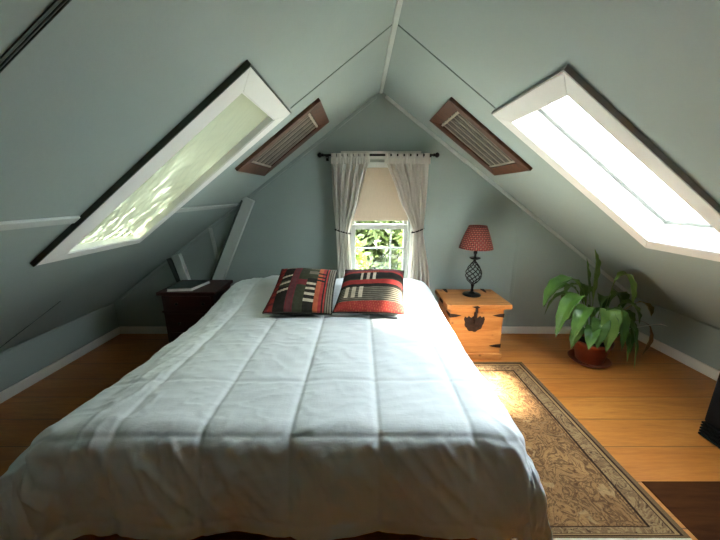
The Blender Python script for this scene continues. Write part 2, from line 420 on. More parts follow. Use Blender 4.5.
# ------------------------------------------------------------------ skylights
def skylight(side, name, hole, onear, ofar, dd, shade_strip_mat, film=False, label=None, casing='white'):
    e = bpy.data.objects.new(name, None); COL.objects.link(e); struct(e)
    d0, d1 = hole['d']; e0, e1 = dd
    e.location = SLP(side, (d0+d1)/2, (hole['near'][0]+hole['far'][1])/2, 0)
    H = .022
    iq = [(d0, hole['near'][0]), (d1, hole['near'][1]), (d1, hole['far'][1]), (d0, hole['far'][0])]
    oq = [(e0, onear[0]), (e1, onear[1]), (e1, ofar[1]), (e0, ofar[0])]
    mb = MB()
    P = lambda q, o: SLP(side, q[0], q[1], o)
    for i in range(4):
        j = (i+1) % 4
        mb.hexa([P(oq[i], 0.0), P(oq[j], 0.0), P(iq[j], 0.0), P(iq[i], 0.0), P(oq[i], H), P(oq[j], H), P(iq[j], H), P(iq[i], H)])
    part(mb, 'casing', M[casing], e, bevel=.003)
    # thin strips that paint shade onto the casing's outer sides
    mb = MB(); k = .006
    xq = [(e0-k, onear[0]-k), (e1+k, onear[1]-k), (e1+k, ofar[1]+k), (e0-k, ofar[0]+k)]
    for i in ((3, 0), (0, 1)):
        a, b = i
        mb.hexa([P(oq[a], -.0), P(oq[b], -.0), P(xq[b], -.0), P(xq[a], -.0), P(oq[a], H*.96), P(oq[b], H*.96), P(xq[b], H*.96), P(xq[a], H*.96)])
    part(mb, 'shade_strip', M[shade_strip_mat], e, 'painted shade along the frame edge')
    # lining of the shaft
    mb = MB(); k = .006
    c0 = ((d0+d1)/2, (iq[0][1]+iq[2][1])/2)
    kq = [(q[0]+(k if q[0] < c0[0] else -k), q[1]+(k if q[1] < c0[1] else -k)) for q in iq]
    for i in range(4):
        j = (i+1) % 4
        mb.hexa([P(iq[i], -TH), P(iq[j], -TH), P(kq[j], -TH), P(kq[i], -TH), P(iq[i], H-.004), P(iq[j], H-.004), P(kq[j], H-.004), P(kq[i], H-.004)])
    part(mb, 'lining', M['white'], e)
    # sash and pane
    mb = MB(); w = .035
    wq = [(q[0]+(w if q[0] < c0[0] else -w), q[1]+(w if q[1] < c0[1] else -w)) for q in iq]
    for i in range(4):
        j = (i+1) % 4
        mb.hexa([P(q, o) for o in (-TH-.03, -TH+.012) for q in (iq[i], iq[j], wq[j], wq[i])])
    s = part(mb, 'sash', M['sash'], e, bevel=.003)
    mb = MB().hexa([P(q, o) for o in (-TH-.012, -TH-.006) for q in wq])
    part(mb, 'pane', M['glass'], e)
    if film:
        n, m = 120, 60; vs = []; fs = []
        for i in range(n+1):
            for j in range(m+1):
                a, b = i/n, j/m
                d = kq[0][0]+(kq[1][0]-kq[0][0])*a
                y0 = kq[0][1]+(kq[1][1]-kq[0][1])*a; y1 = kq[3][1]+(kq[2][1]-kq[3][1])*a
                y = y0+(y1-y0)*b
                edge = min(1, 8*min(a, 1-a, b, 1-b))
                wr = noise.noise(Vector((d*7-y*4, y*14+d*9, 3.1)))
                wr2 = abs(noise.noise(Vector((d*5+y*7, y*30-d*14, 9.7))))
                amp = .25+.75*a**1.5
                o = -.012+edge*amp*(.006*wr-.012*wr2)
                vs.append(SLP(side, d, y, o))
        for i in range(n):
            for j in range(m):
                q = i*(m+1)+j; fs.append((q, q+1, q+m+2, q+m+1))
        mb = MB().add(vs, fs)
        part(mb, 'plastic_film', M['film'], e, 'cloudy wrinkled plastic sheet behind the frame', smooth=True)
    return e
skylight(1, 'window_2', SK_R, (1.245, 1.247), (1.863, 1.89), (.702, 2.0), 'shaded_side_grey')
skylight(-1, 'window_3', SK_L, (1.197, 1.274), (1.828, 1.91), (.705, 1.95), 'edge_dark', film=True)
# dark moulding round the nearer skylight
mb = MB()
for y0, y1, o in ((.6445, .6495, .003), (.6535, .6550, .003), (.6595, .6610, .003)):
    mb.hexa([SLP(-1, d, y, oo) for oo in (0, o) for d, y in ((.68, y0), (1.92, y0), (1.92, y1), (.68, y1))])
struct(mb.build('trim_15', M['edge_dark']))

# ------------------------------------------------------------------ gable window
e = bpy.data.objects.new('window_1', None); COL.objects.link(e); struct(e); e.location = ((W0+W1)/2, D, WZ0)
mb = MB()
cw = .07
for a, b in (((W0-cw, WZ0-.03), (W0, WZ1+cw)), ((W1, WZ0-.03), (W1+cw, WZ1+cw)), ((W0, WZ1), (W1, WZ1+cw))):
    mb.box((a[0], D-.018, a[1]), (b[0], D, b[1]))
part(mb, 'casing', M['trim'], e, bevel=.003)
mb = MB().box((W0-cw-.02, D-.05, WZ0-.045), (W1+cw+.02, D+.02, WZ0-.01))
part(mb, 'sill', M['white'], e, bevel=.004)
mb = MB()
for a, b in (((W0, WZ0), (W0+.02, WZ1)), ((W1-.02, WZ0), (W1, WZ1)), ((W0+.02, WZ1-.02), (W1-.02, WZ1)), ((W0+.02, WZ0-.01), (W1-.02, WZ0+.012))):
    mb.box((a[0], D+.005, a[1]), (b[0], D+.118, b[1]))
part(mb, 'jamb', M['winpaint'], e)
def sash(z0, z1, y, munts):
    x0, x1 = W0+.02, W1-.02; mb = MB(); w = .036
    mb.box((x0, y, z0), (x0+w, y+.032, z1)); mb.box((x1-w, y, z0), (x1, y+.032, z1))
    mb.box((x0+w, y, z0), (x1-w, y+.032, z0+.05)); mb.box((x0+w, y, z1-.045), (x1-w, y+.032, z1))
    for kind, p in munts:
        if kind == 'h': mb.box((x0+w, y+.006, p-.008), (x1-w, y+.026, p+.008))
        else: mb.box((p-.008, y+.008, z0+.05), (p+.008, y+.024, z1-.045))
    s = part(mb, 'sash', M['winpaint'], e, bevel=.002)
    g = MB().box((x0+w, y+.014, z0+.05), (x1-w, y+.018, z1-.045))
    part(g, 'pane', M['glass'], s)
sash(WZ0+.012, 1.115, D+.03, [('h', .885), ('v', .30)])
sash(1.07, WZ1-.02, D+.068, [('h', 1.36)])

# roller blind
t = thing('roller_blind', (.1875, D+.02, 1.18), 'cream roller blind pulled halfway down the gable window', 'blind')
n = 20; vs = []; fs = []
part(MB().box((W0+.022, D+.006, 1.165), (W1-.022, D+.009, 1.64)), 'fabric', M['blind'], t)
part(MB().box((W0+.022, D+.002, 1.153), (W1-.022, D+.013, 1.172)), 'bottom_bar', M['blind'], t, bevel=.003)
part(MB().box((W0+.021, D-.012, 1.632), (W1-.021, D+.026, 1.678)), 'head_box', M['white'], t, 'white box at its top', bevel=.006)

# curtain rod
RY = D-.098; RODZ = 1.728
t = thing('curtain_rod', (.158, D, RODZ), 'black metal curtain rod with round finials above the window', 'curtain rod')
part(MB().tube([(-.315, RY, RODZ), (.635, RY, RODZ)], .009, 14), 'rod', M['black'], t, smooth=True)
for sx, x in ((-1, -.315), (1, .635)):
    prof = [(.009, 0), (.014, .003), (.014, .010), (.009, .014), (.018, .022), (.023, .034), (.018, .046), (.006, .054), (.0, .056)]
    mbf = MB()
    for k in range(20):
        a = 2*PI*k/20
        mbf.v += [(x+sx*z, RY+r*math.cos(a), RODZ+r*math.sin(a)) for r, z in prof]
    n = len(prof)
    mbf.f = [(k*n+i, ((k+1) % 20)*n+i, ((k+1) % 20)*n+i+1, k*n+i+1) for k in range(20) for i in range(n-1)]; mbf.mi = [0]*len(mbf.f)
    part(mbf, 'finial', M['black'], t, smooth=True)
    xb = x-sx*.022
    part(MB().box((xb-.007, RY-.008, RODZ-.016), (xb+.007, D-.0005, RODZ-.009)).box((xb-.012, D-.006, RODZ-.04), (xb+.012, D-.0005, RODZ+.02)), 'bracket', M['black'], t, bevel=.002)

# curtains
def interp(z, pts):
    for (z0, x0), (z1, x1) in zip(pts, pts[1:]):
        if z <= z0 and z >= z1:
            f = (z0-z)/(z0-z1); f = f*f*(3-2*f)*.35+f*.65; return x0+(x1-x0)*f
    return pts[-1][1]
def curtain(name, outer, inner, tiez, label, seed):
    xm = (outer[0][1]+inner[0][1])/2
    t = thing(name, (xm, RY, RODZ), label, 'curtain', 'curtains at the gable window')
    nu, nv = 110, 110; vs = []; fs = []
    z0, z1 = 1.705, .40
    for j in range(nv+1):
        z = z0+(z1-z0)*j/nv
        xo, xi = interp(z, outer), interp(z, inner)
        w = abs(xi-xo); 
        near = math.exp(-((z-tiez)/.12)**2)
        for i in range(nu+1):
            u = i/nu
            uu = u+.012*math.sin(u*23+seed)+.006*math.sin(z*9+u*11+seed)
            x = xo+(xi-xo)*uu
            amp = .034+.004*min(1, .12/w)-.008*near
            y = RY+amp*math.sin(2*PI*5.5*u+seed+.5*math.sin(z*3))+.35*amp*math.sin(2*PI*13.7*u+1.3*seed+z*2)
            y += -.012*near*math.sin(PI*u)
            hd = max(0, 1-(z0-z)/.09)
            y = y*(1-.4*hd)+RY*.4*hd
            vs.append((x, min(y, D-.03), z))
    for j in range(nv):
        for i in range(nu):
            a = j*(nu+1)+i; fs.append((a, a+1, a+nu+2, a+nu+1))
    o = part(MB().add(vs, fs), 'panel', M['curtain'], t, smooth=True)
    m = o.modifiers.new('t', 'SOLIDIFY'); m.thickness = .002
    # tab loops over the rod
    xo, xi = outer[0][1], inner[0][1]
    for k in range(7):
        x = xo+(xi-xo)*(k+.5)/7; wd = .0215
        pts = [(RY+.012*math.cos(a), RODZ+.013*math.sin(a)) for a in np.linspace(-.4, PI+.4, 12)]
        pts = [(RY+.010, RODZ-.045)]+pts+[(RY-.012, RODZ-.045)]
        vs = [(x-wd, y, z) for y, z in pts]+[(x+wd, y, z) for y, z in pts]; n = len(pts)
        ob = part(MB().add(vs, [(i, i+1, n+i+1, n+i) for i in range(n-1)]), 'tab', M['curtain'], t, smooth=True)
        m = ob.modifiers.new('t', 'SOLIDIFY'); m.thickness = .003; m.offset = 1
    # gathered header band
    vs = []; fs = []; nu = 80
    for j in range(7):
        z = 1.706-.055*j/6
        for i in range(nu+1):
            u = i/nu; x = xo+(xi-xo)*u
            y = RY-.020-.006*math.sin(u*2*PI*14+seed)*(.4+.6*math.sin(PI*j/6))
            vs.append((x, y, z))
    for j in range(6):
        for i in range(nu):
            a = j*(nu+1)+i; fs.append((a, a+1, a+nu+2, a+nu+1))
    ob = part(MB().add(vs, fs), 'header', M['curtain'], t, smooth=True)
    m = ob.modifiers.new('t', 'SOLIDIFY'); m.thickness = .003
    # tieback
    xo, xi = interp(tiez, outer), interp(tiez, inner); cx, hw = (xo+xi)/2, abs(xi-xo)/2+.006
    tilt = .02*(1 if xi > xo else -1)
    pts = [(cx+hw*math.cos(a), RY+.034*math.sin(a)-.004, tiez-tilt*math.cos(a)) for a in np.linspace(0, 2*PI, 40)]
    part(MB().tube(pts, .006, 8, False), 'tieback', M['black'], t, 'thin black tieback', smooth=True)
    part(MB().tube([(xo, RY+.02, tiez), (xo+(xo-cx)*.15, D-.0005, tiez+.005)], .004, 8), 'tieback_hook', M['black'], t)
    return t
curtain('curtain', [(1.71, -.252), (1.4, -.248), (1.06, -.222), (.65, -.215), (.4, -.22)],
        [(1.71, .085), (1.4, .01), (1.06, -.092), (.65, -.072), (.4, -.06)], 1.065, 'left linen curtain, tied back toward the left slope by a black band', .6)
curtain('curtain', [(1.71, .608), (1.4, .607), (1.06, .578), (.65, .66), (.4, .685)],
        [(1.71, .212), (1.4, .335), (1.06, .487), (.65, .458), (.4, .44)], 1.075, 'right linen curtain, tied back on the side toward the red lamp', 2.1)

# ------------------------------------------------------------------ slope grilles
def grille(side, name, dn, yn, label):
    # dn: (top,bottom) distance from ridge; yn: near/far y at top and bottom
    t = thing(name, SLP(side, sum(dn)/2, (yn[0]+yn[1])/2, 0), label, 'grille', 'wood framed grilles on the two slopes')
    (d0, d1), (na, fa, nb, fb) = dn, yn
    oq = [(d0, na), (d1, nb), (d1, fb), (d0, fa)]
    b = (.085, .075)
    iq = [(d0+b[0], na+b[1]), (d1-b[0], nb+b[1]), (d1-b[0], fb-b[1]), (d0+b[0], fa-b[1])]
    P = lambda q, o: SLP(side, q[0], q[1], o)
    for i in range(4):
        j = (i+1) % 4
        mb = MB().hexa([P(q, o) for o in (.0005,) for q in (oq[i], oq[j], iq[j], iq[i])]+[P(oq[i], .022), P(oq[j], .022), P(iq[j], .015), P(iq[i], .015)])
        part(mb, 'frame_rail', M['redwood'], t, bevel=.002)
    part(MB().hexa([P(q, o) for o in (.0008, .004) for q in iq]), 'backing', M['grille_gap'], t)
    n = 10
    for k in range(n):
        f = (k+.5)/n
        a = (iq[0][0]+.004, iq[0][1]+(iq[3][1]-iq[0][1])*f); c = (iq[1][0]-.004, iq[1][1]+(iq[2][1]-iq[1][1])*f)
        w = .0055
        mb = MB().hexa([P(q, o) for o in (.0045, .0115) for q in ((a[0], a[1]-w), (c[0], c[1]-w), (c[0], c[1]+w), (a[0], a[1]+w))])
        part(mb, 'slat', M['slat'] if k % 2 else M['silver'], t)
    for f in (.03, .97):
        d = iq[0][0]+(iq[1][0]-iq[0][0])*f
        ya = iq[0][1]+(iq[1][1]-iq[0][1])*f; yb = iq[3][1]+(iq[2][1]-iq[3][1])*f
        part(MB().hexa([P(q, o) for o in (.0118, .015) for q in ((d-.008, ya), (d+.008, ya), (d+.008, yb), (d-.008, yb))]), 'cross_bar', M['slat'], t)
    return t
grille(1, 'ceiling_grille', (.471, 1.183), (2.076, 2.635, 2.112, 2.672), 'brown wood-framed slatted grille on the right slope beside the bright skylight')
grille(-1, 'ceiling_grille', (.523, 1.197), (1.986, 2.529, 2.021, 2.597), 'brown wood-framed slatted grille on the left slope beside the film-covered skylight')

# ------------------------------------------------------------------ bed
t = thing('bed', (-.26, 1.85, 0), 'dark-based bed under the white quilted comforter', 'bed')
part(MB().box((-1.06, .98, .10), (.54, 2.72, .27)), 'base', M['darkbase'], t, bevel=.01)
for x in (-1.0, .44):
    for y in (1.02, 2.62):
        part(MB().box((x, y, 0), (x+.06, y+.06, .10)), 'leg', M['darkbase'], t)
part(MB().box((-1.07, .97, .275), (.55, 2.72, .53)), 'mattress', M['mattress'], t, bevel=.05)

X0, X1, Y0, Y1 = -1.05, .53, .96, 2.64
RR = .08
def hump(y, x):
    f = min(1, max(0, (y-1.95)/.55)); f = f*f*(3-2*f)
    g = 1-min(1, max(0, (y-2.62)/.25))**2*.35
    lobes = .86+.14*math.cos((x+.26)/.81*PI*2)*-1
    return .095*f*g*lobes
SEAMX = [-1.17, -.875, -.565, -.25, .064, .40, .68]
def comforter():
    DROP = .29; HEADD = .13
    hs = .0105
    L = RR*PI/2
    xs = np.arange(X0-L-DROP, X1+L+DROP+hs/2, hs); ys = np.arange(Y0-L-DROP, Y1+HEADD+hs/2, hs)
    vs = []; nx, ny = len(xs), len(ys)
    for j, tt in enumerate(ys):
        for i, ss in enumerate(xs):
            cx, cy = min(max(ss, X0), X1), min(max(tt, Y0), Y1)
            dx, dy = ss-cx, tt-cy
            m = max(abs(dx), abs(dy)); h = math.hypot(dx, dy)
            if h > 1e-9:
                ux, uy = dx/h, dy/h
                # square corner of the cloth eased towards a disc, so the corner hangs a little lower
                d = m+(h-m)*.22
            else: ux = uy = 0; d = 0
            th = min(d/RR, PI/2)
            out = RR*math.sin(th); down = RR*(1-math.cos(th))
            corner = min(abs(dx), abs(dy))/(m+1e-9) if h > 1e-9 else 0
            if d > L:
                e = d-L
                fl = .10+.1*corner
                if dy > 0 and dy > abs(dx): fl = .0
                if cy > 1.9: fl *= .3
                down += e*math.cos(fl); out += e*math.sin(fl)
                bl = min(1, e/.16); bl = bl*(2-bl)
                near = max(0, min(1, (1.9-cy)/1.0)); near = near*near*(3-2*near)
                if dy < 0 or abs(dx) > abs(dy):
                    out += bl*near*((.085 if ux < 0 else .03)*abs(ux)+.02*abs(uy))
            x = cx+ux*out; y = cy+uy*out
            if ux < 0:
                k = max(0, min(1, (1.7-cy)/.8)); x -= .105*k*k*(3-2*k)*(-ux)*min(1, d/.12)
            top = .585+hump(cy, cx)
            # rounded edge sag towards the sides
            top -= .022*max(0, 1-(min(cx-X0, X1-cx))/.16)**2 if True else 0
            z = top-down
            n = Vector((ux*math.sin(th), uy*math.sin(th), math.cos(th)))
            # quilting
            dsx = min(abs(ss-q) for q in SEAMX)
            wob = .006*noise.noise(Vector((ss*6, tt*2, 4)))
            dcx = min(abs(tt-.90+wob), abs(tt-.50))
            far = abs(tt-1.205+wob); hem = max(abs(ss-min(max(ss, X0), X1)), abs(tt-cy))-(L+DROP-.055)
            puff = .009*min(1, dsx/.08)**.6 if True else 0
            g = -.006*math.exp(-(dsx/.007)**2)-.0045*math.exp(-(dcx/.006)**2)-.006*math.exp(-(far/.009)**2)-.002*math.exp(-(abs(tt-1.55+wob)/.009)**2)-.006*math.exp(-(hem/.009)**2)
            nn = noise.noise(Vector((ss*4.2, tt*3.1, 1.7)))*.008
            # wrinkles: short ones across the seams; long pulls below the foot seam; ripples on the left side
            def ridge(a, b, c, p=3):
                return max(0, 1-abs(noise.noise(Vector((a, b, c))))*3.2)**p
            wr = noise.noise(Vector((ss*7+tt*4, tt*26-ss*6, 5.3)))*.0025
            wr += .0035*ridge(ss*5+tt*3, tt*17-ss*4, 5.9)*(.4+.6*min(1, max(0, (.2-ss)/.6)))
            if tt < .90:
                k = min(1, (.90-tt)/.07)*max(0, 1-(.90-tt)/.40)
                wr += k*(.018*ridge(ss*9+tt*7, tt*3.0+ss*2, 8.8, 2)+.009*ridge(ss*17+tt*6, tt*4, 3.1, 2))
            else:
                k = max(0, 1-(tt-.90)/.16)*min(1, (tt-.90)/.02)
                wr += k*.004*ridge(ss*15-tt*8, tt*6, 4.4, 2)
            if ss < -.75:
                k = min(1, (-.75-ss)/.15)
                wr += k*.007*ridge(ss*14-tt*7, tt*6+ss*3, 2.2, 2)
            if ss > .45 and tt < 1.3: wr += .008*min(1, (ss-.45)/.1)*ridge(ss*12+tt*9, tt*5, 7.2, 2)
            wr += .003*noise.noise(Vector((ss*12+tt*12, (tt-ss)*4, 6.1)))*(1 if tt > 1.2 else .5)
            # hanging folds
            if d > L and not (dy > 0 and dy > abs(dx)):
                k = min(1, (d-L)/.25)
                p = ss if abs(dy) > abs(dx) else tt
                a = math.atan2(uy, ux)
                wr += k*.014*math.sin(p*11+a*6+1.5*noise.noise(Vector((ss*2, tt*2, 0))))+k*.012*noise.noise(Vector((ss*8, tt*8, 3)))
                wr += k*corner*.02*math.sin(a*14)
            q = Vector((x, y, z))+n*(puff+g+nn+wr)
            if z < .3 and d > L: q.z += .012*noise.noise(Vector((ss*5, tt*5, 11)))
            q.y = min(q.y, D-.155)
            q.z = max(q.z, .02)
            vs.append(q)
    fs = [(j*nx+i, j*nx+i+1, (j+1)*nx+i+1, (j+1)*nx+i) for j in range(ny-1) for i in range(nx-1)]
    off = Vector((-.26, 1.85, .585))
    o = MB().add(vs, fs).build('comforter', M['comforter'], smooth=True, off=off)
    m = o.modifiers.new('t', 'SOLIDIFY'); m.thickness = .012; m.offset = -1
    m = o.modifiers.new('s', 'SUBSURF'); m.levels = m.render_levels = 1
    return tag(o, 'white quilted comforter with stitched squares spread over the whole bed', 'comforter')
comforter()

# cushions
CP = {k: simple('cushion_'+k, c, .92, var=.12, scale=30, bump=.5, spec=.1) for k, c in dict(
    red=(164, 60, 56), maroon=(122, 52, 54), dark=(46, 42, 38), cream=(206, 192, 168), grey=(120, 112, 98), orange=(184, 96, 66), plum=(108, 60, 64), green=(66, 68, 52)).items()}
CK = list(CP)
def pat_left(u, v):     # u,v 0..1, bands run up the cushion
    if u < .13: return 'maroon' if u < .06 else ('red' if (v*9) % 1 < .6 else 'maroon')
    if u < .30:
        for c in (.30, .46, .62):
            if abs(v-c-(u-.2)*.25) < .022: return 'cream'
        if v > .80 and abs(v-.92) < .03: return 'cream'
        return 'dark' if v < .38 or v > .52 else 'green'
    if u < .42: return 'plum' if (u*40) % 1 < .6 else 'maroon'
    if u < .56: return 'green' if v > .55 or v < .42 else 'maroon'
    if u < .72:
        for c in (.14, .25, .36, .47):
            if abs(v-c) < .024: return 'cream' if (v < .3 or u < .70) else 'grey'
        if .70 < v < .78 or .86 < v < .91: return 'grey'
        return 'dark' if v < .58 else 'green'
    if u < .83:
        for c in (.55, .64, .73):
            if abs(v-c) < .018: return 'dark'
        return 'orange' if u < .79 else 'red'
    if u < .89: return 'dark' if (u*60) % 1 < .5 else 'red'
    return 'grey' if (u*55) % 1 < .55 else 'dark'
def pat_right(u, v):    # bands run across
    if v < .13: return 'red' if (u*30+v*10) % 1 < .85 else 'orange'
    if v < .41:
        if .12 < u < .44 and (u-.12)/.107 % 1 < .55 and v > .19: return 'cream'
        if (v*28) % 1 < .32: return 'dark'
        return 'grey'
    if v < .46: return 'dark'
    if v < .57: return 'red'
    if v < .76:
        if .32 < u < .60 and (u-.32)/.098 % 1 < .42: return 'cream'
        return 'dark' if v > .60 else 'green'
    if v < .82: return 'orange' if .3 < u < .62 and (u*26) % 1 < .5 else 'red'
    if v < .91: return 'plum'
    return 'green' if v < .97 else 'dark'
def cushion(label, pat, c, W, H, T, tilt, rz, roll=0, seed=0):
    n = 84; mb = MB(); R = Matrix.Rotation(rz, 4, 'Z') @ Matrix.Rotation(tilt, 4, 'X') @ Matrix.Rotation(roll, 4, 'Y')
    def P(i, j, s):
        a, b = i/n*2-1, j/n*2-1
        h = T/2*max(0, (1-abs(a)**2.6)*(1-abs(b)**2.6))**.5*(.88+.12*math.cos(a*2+seed))
        h += .004*noise.noise(Vector((a*4, b*4, seed+s)))*(1-max(abs(a), abs(b))**4)
        x = a*W/2*(1-.05*(1-b*b)*abs(a)**3); y = b*H/2*(1-.05*(1-a*a)*abs(b)**3)
        return R @ Vector((x, y, s*h))
    vs = [P(i, j, 1) for j in range(n+1) for i in range(n+1)]
    for j in range(n):
        for i in range(n):
            a = j*(n+1)+i
            k = CK.index(pat((i+.5)/n, (j+.5)/n))
            mb.f.append((a, a+1, a+n+2, a+n+1)); mb.mi.append(k)
    mb.v = [tuple(v) for v in vs]
    idx = {}
    b0 = len(mb.v)
    for j in range(n+1):
        for i in range(n+1):
            if i in (0, n) or j in (0, n): idx[i, j] = j*(n+1)+i
            else: idx[i, j] = len(mb.v); mb.v.append(tuple(P(i, j, -1)))
    kd = CK.index('dark')
    for j in range(n):
        for i in range(n):
            mb.f.append((idx[i, j], idx[i, j+1], idx[i+1, j+1], idx[i+1, j])); mb.mi.append(kd)
    t = thing('throw_pillow', c, label, 'pillow', 'patchwork cushions on the bed')
    mb.build('cover', [CP[k] for k in CK], t, smooth=True)
    edge = [P(i, 0, 1) for i in range(n)]+[P(n, j, 1) for j in range(n)]+[P(n-i, n, 1) for i in range(n)]+[P(0, n-j, 1) for j in range(n+1)]
    MB().tube(edge, .0045, 6, False).build('piping', CP['dark'], t, smooth=True)
    return t
cushion('left patchwork cushion with stripes running up toward the wall, red and black', pat_left, (-.412, 2.15, .716), .455, .56, .16, .30, -.01, .02, 1)
cushion('right patchwork cushion with red and black stripes running across', pat_right, (.085, 2.145, .716), .475, .55, .17, .30, -.12, -.02, 4)

# ------------------------------------------------------------------ left nightstand and book
t = thing('nightstand', (-1.41, 2.55, 0), 'dark mahogany nightstand between the bed and the left slope', 'nightstand')
part(MB().box((-1.655, 2.41, .06), (-1.225, 2.76, .585)), 'body', M['mahogany'], t, bevel=.004)
part(MB().box((-1.68, 2.385, .585), (-1.20, 2.775, .615)), 'top', M['mahogany'], t, bevel=.006)
part(MB().box((-1.67, 2.395, 0), (-1.21, 2.77, .06)), 'plinth', M['mahogany'], t, bevel=.004)
part(MB().box((-1.664, 2.402, .43), (-1.216, 2.768, .445)), 'moulding', M['mahogany'], t, bevel=.003)
for z0, z1 in ((.455, .575), (.265, .42), (.09, .25)):
    dr = part(MB().box((-1.63, 2.397, z0), (-1.245, 2.411, z1)), 'drawer', M['mahogany'], t, bevel=.004)
    for x in (-1.52, -1.30):
        mbk = MB()
        mbk.tube([(x, 2.397, (z0+z1)/2), (x, 2.385, (z0+z1)/2), (x, 2.378, (z0+z1)/2), (x, 2.372, (z0+z1)/2)], [.006, .007, .013, .008], 12)
        part(mbk, 'knob', M['black'], dr, smooth=True)
t = thing('book', (-1.50, 2.52, .6155), 'large flat book with white page edges lying on the dark nightstand', 'book', rz=.0)
def skewbox(z0, z1, i=0):
    q = [(-1.60+i, 2.405+i), (-1.405-i, 2.43+i), (-1.36-i, 2.66-i), (-1.585+i, 2.64-i)]
    return MB().hexa([(x, y, z0) for x, y in q]+[(x, y, z1) for x, y in q])
part(skewbox(.6155, .6195), 'back_cover', M['paper'], t)
part(skewbox(.6195, .6375, .004), 'pages', M['paper'], t, 'white page block')
part(skewbox(.6375, .6415), 'front_cover', M['cover'], t, 'dark green cover')

# ------------------------------------------------------------------ pine chest
cx0, cx1, cy0, cy1 = .762, 1.212, 2.405, 2.79
t = thing('wooden_chest', ((cx0+cx1)/2, 2.6, 0), 'honey pine chest with iron straps between the bed and potted plant', 'chest')
part(MB().box((cx0, cy0, .05), (cx1, cy1, .462)), 'body', M['pine'], t, bevel=.004)
part(MB().box((cx0-.022, cy0-.02, .0), (cx1+.022, cy1+.012, .055)), 'plinth', M['pine'], t, bevel=.008)
lid = part(MB().box((cx0-.04, cy0-.035, .472), (cx1+.05, cy1+.012, .512)).box((cx0-.008, cy0-.008, .455), (cx1+.008, cy1+.006, .473)), 'lid', M['pine'], t, bevel=.006)
fy = cy0
def strap(x, z, sx, ln=.095, h=.017):
    pts = [(x, fy-.0005, z-h), (x+sx*ln*.45, fy-.0005, z-h*.75), (x+sx*ln, fy-.0005, z), (x+sx*ln*.45, fy-.0005, z+h*.75), (x, fy-.0005, z+h)]
    mb = MB().prism(pts, (0, -.004, 0))
    ex = x-sx*.0005
    mb.prism([(x, fy-.0045, z-h), (x, fy+.09, z-h*.6), (x, fy+.12, z), (x, fy+.09, z+h*.6), (x, fy-.0045, z+h)], (-sx*.004, 0, 0))
    part(mb, 'corner_strap', M['iron'], t)
for z in (.405, .125):
    strap(cx0, z, 1); strap(cx1, z, -1)
# shield-shaped lock plate
mx = (cx0+cx1)/2-.02; pts = []
for a in np.linspace(0, -PI, 25): pts.append((mx+.080*math.cos(a)*(1+.035*math.cos(9*a)), fy-.0005, .345+.086*math.sin(a)*(1+.05*math.cos(9*a))))
for x, z in ((-.088, .372), (-.080, .398), (-.062, .385), (-.048, .402), (-.026, .384), (-.012, .398), (.012, .398), (.026, .384), (.048, .402), (.062, .385), (.080, .398), (.088, .372)): pts.append((mx+x, fy-.0005, z))
part(MB().prism(pts, (0, -.005, 0)), 'lock_plate', M['iron'], t, 'ornate scalloped iron lock plate')
hs = MB().box((mx-.011, fy-.041, .44), (mx+.011, fy-.0355, .50)).box((mx-.009, fy-.041, .352), (mx+.009, fy-.0085, .44))
hs.prism([(mx-.045, fy-.041, .497), (mx-.005, fy-.041, .482), (mx+.03, fy-.041, .489), (mx+.005, fy-.041, .505)], (0, .0055, 0))
part(hs, 'hasp', M['iron'], t, 'iron hasp', bevel=.002)
for x in (cx0+.03, cx1-.06):
    part(MB().prism([(x, cy1+.01, .5125), (x+.035, cy1+.01, .5125), (x+.028, cy1-.07, .5125), (x+.0175, cy1-.10, .5125), (x+.007, cy1-.07, .5125)], (0, 0, .004)), 'hinge_strap', M['iron'], lid)
part(MB().hexa([(cx0-.0405, cy0+.10, .474), (cx0-.0445, cy0+.10, .474), (cx0-.0445, cy0+.2, .474), (cx0-.0405, cy0+.2, .474), (cx0-.0405, cy0+.10, .50), (cx0-.0445, cy0+.10, .50), (cx0-.0445, cy0+.2, .50), (cx0-.0405, cy0+.2, .50)]), 'side_strap', M['iron'], lid)
rn = random.Random(3)

# ------------------------------------------------------------------ lamp
lx, ly, lz = 1.012, 2.63, .5125
t = thing('table_lamp', (lx, ly, lz), 'black twisted-iron table lamp with red checked shade on the pine chest', 'lamp')
part(MB().lathe([(0, 0), (.078, 0), (.080, .006), (.074, .013), (.045, .018), (.022, .026), (.016, .034), (.0, .036)], (lx, ly, lz), 36), 'base', M['black'], t, smooth=True)
part(MB().lathe([(0, .03), (.011, .03), (.015, .045), (.010, .06), (.013, .085), (.017, .10), (.012, .112), (0, .114)], (lx, ly, lz), 20), 'lower_stem', M['black'], t, smooth=True)
for k in range(8):
    pts = []; 
    for i in range(33):
        f = i/32; a = 2*PI*k/8+f*PI*1.15
        r = .010+.058*math.sin(PI*f**.85)**.9
        pts.append((lx+r*math.cos(a), ly+r*math.sin(a), lz+.105+.205*f))
    part(MB().tube(pts, .0042, 8), 'cage_bar', M['black'], t, smooth=True)
part(MB().lathe([(0, .305), (.012, .305), (.014, .315), (.010, .325), (.036, .332), (.048, .342), (.046, .346), (.02, .342), (.009, .35), (.010, .375), (.016, .385), (.012, .42), (.0, .425)], (lx, ly, lz), 28), 'candle_cup', M['black'], t, smooth=True)
part(MB().tube([(lx, ly, lz+.42), (lx, ly, lz+.60)], .005, 8), 'harp', M['black'], t)
zb, zt, rb, rt = lz+.428, lz+.625, .143, .074
seg = 64; me = bpy.data.meshes.new('lamp_shade'); vs = []; fs = []; uv = []
rows = 10
for j in range(rows+1):
    for k in range(seg):
        f = j/rows; a = 2*PI*k/seg; r = rb+(rt-rb)*(f-.06*math.sin(PI*f))
        vs.append((r*math.cos(a), r*math.sin(a), (zb-lz)+(zt-zb)*f))
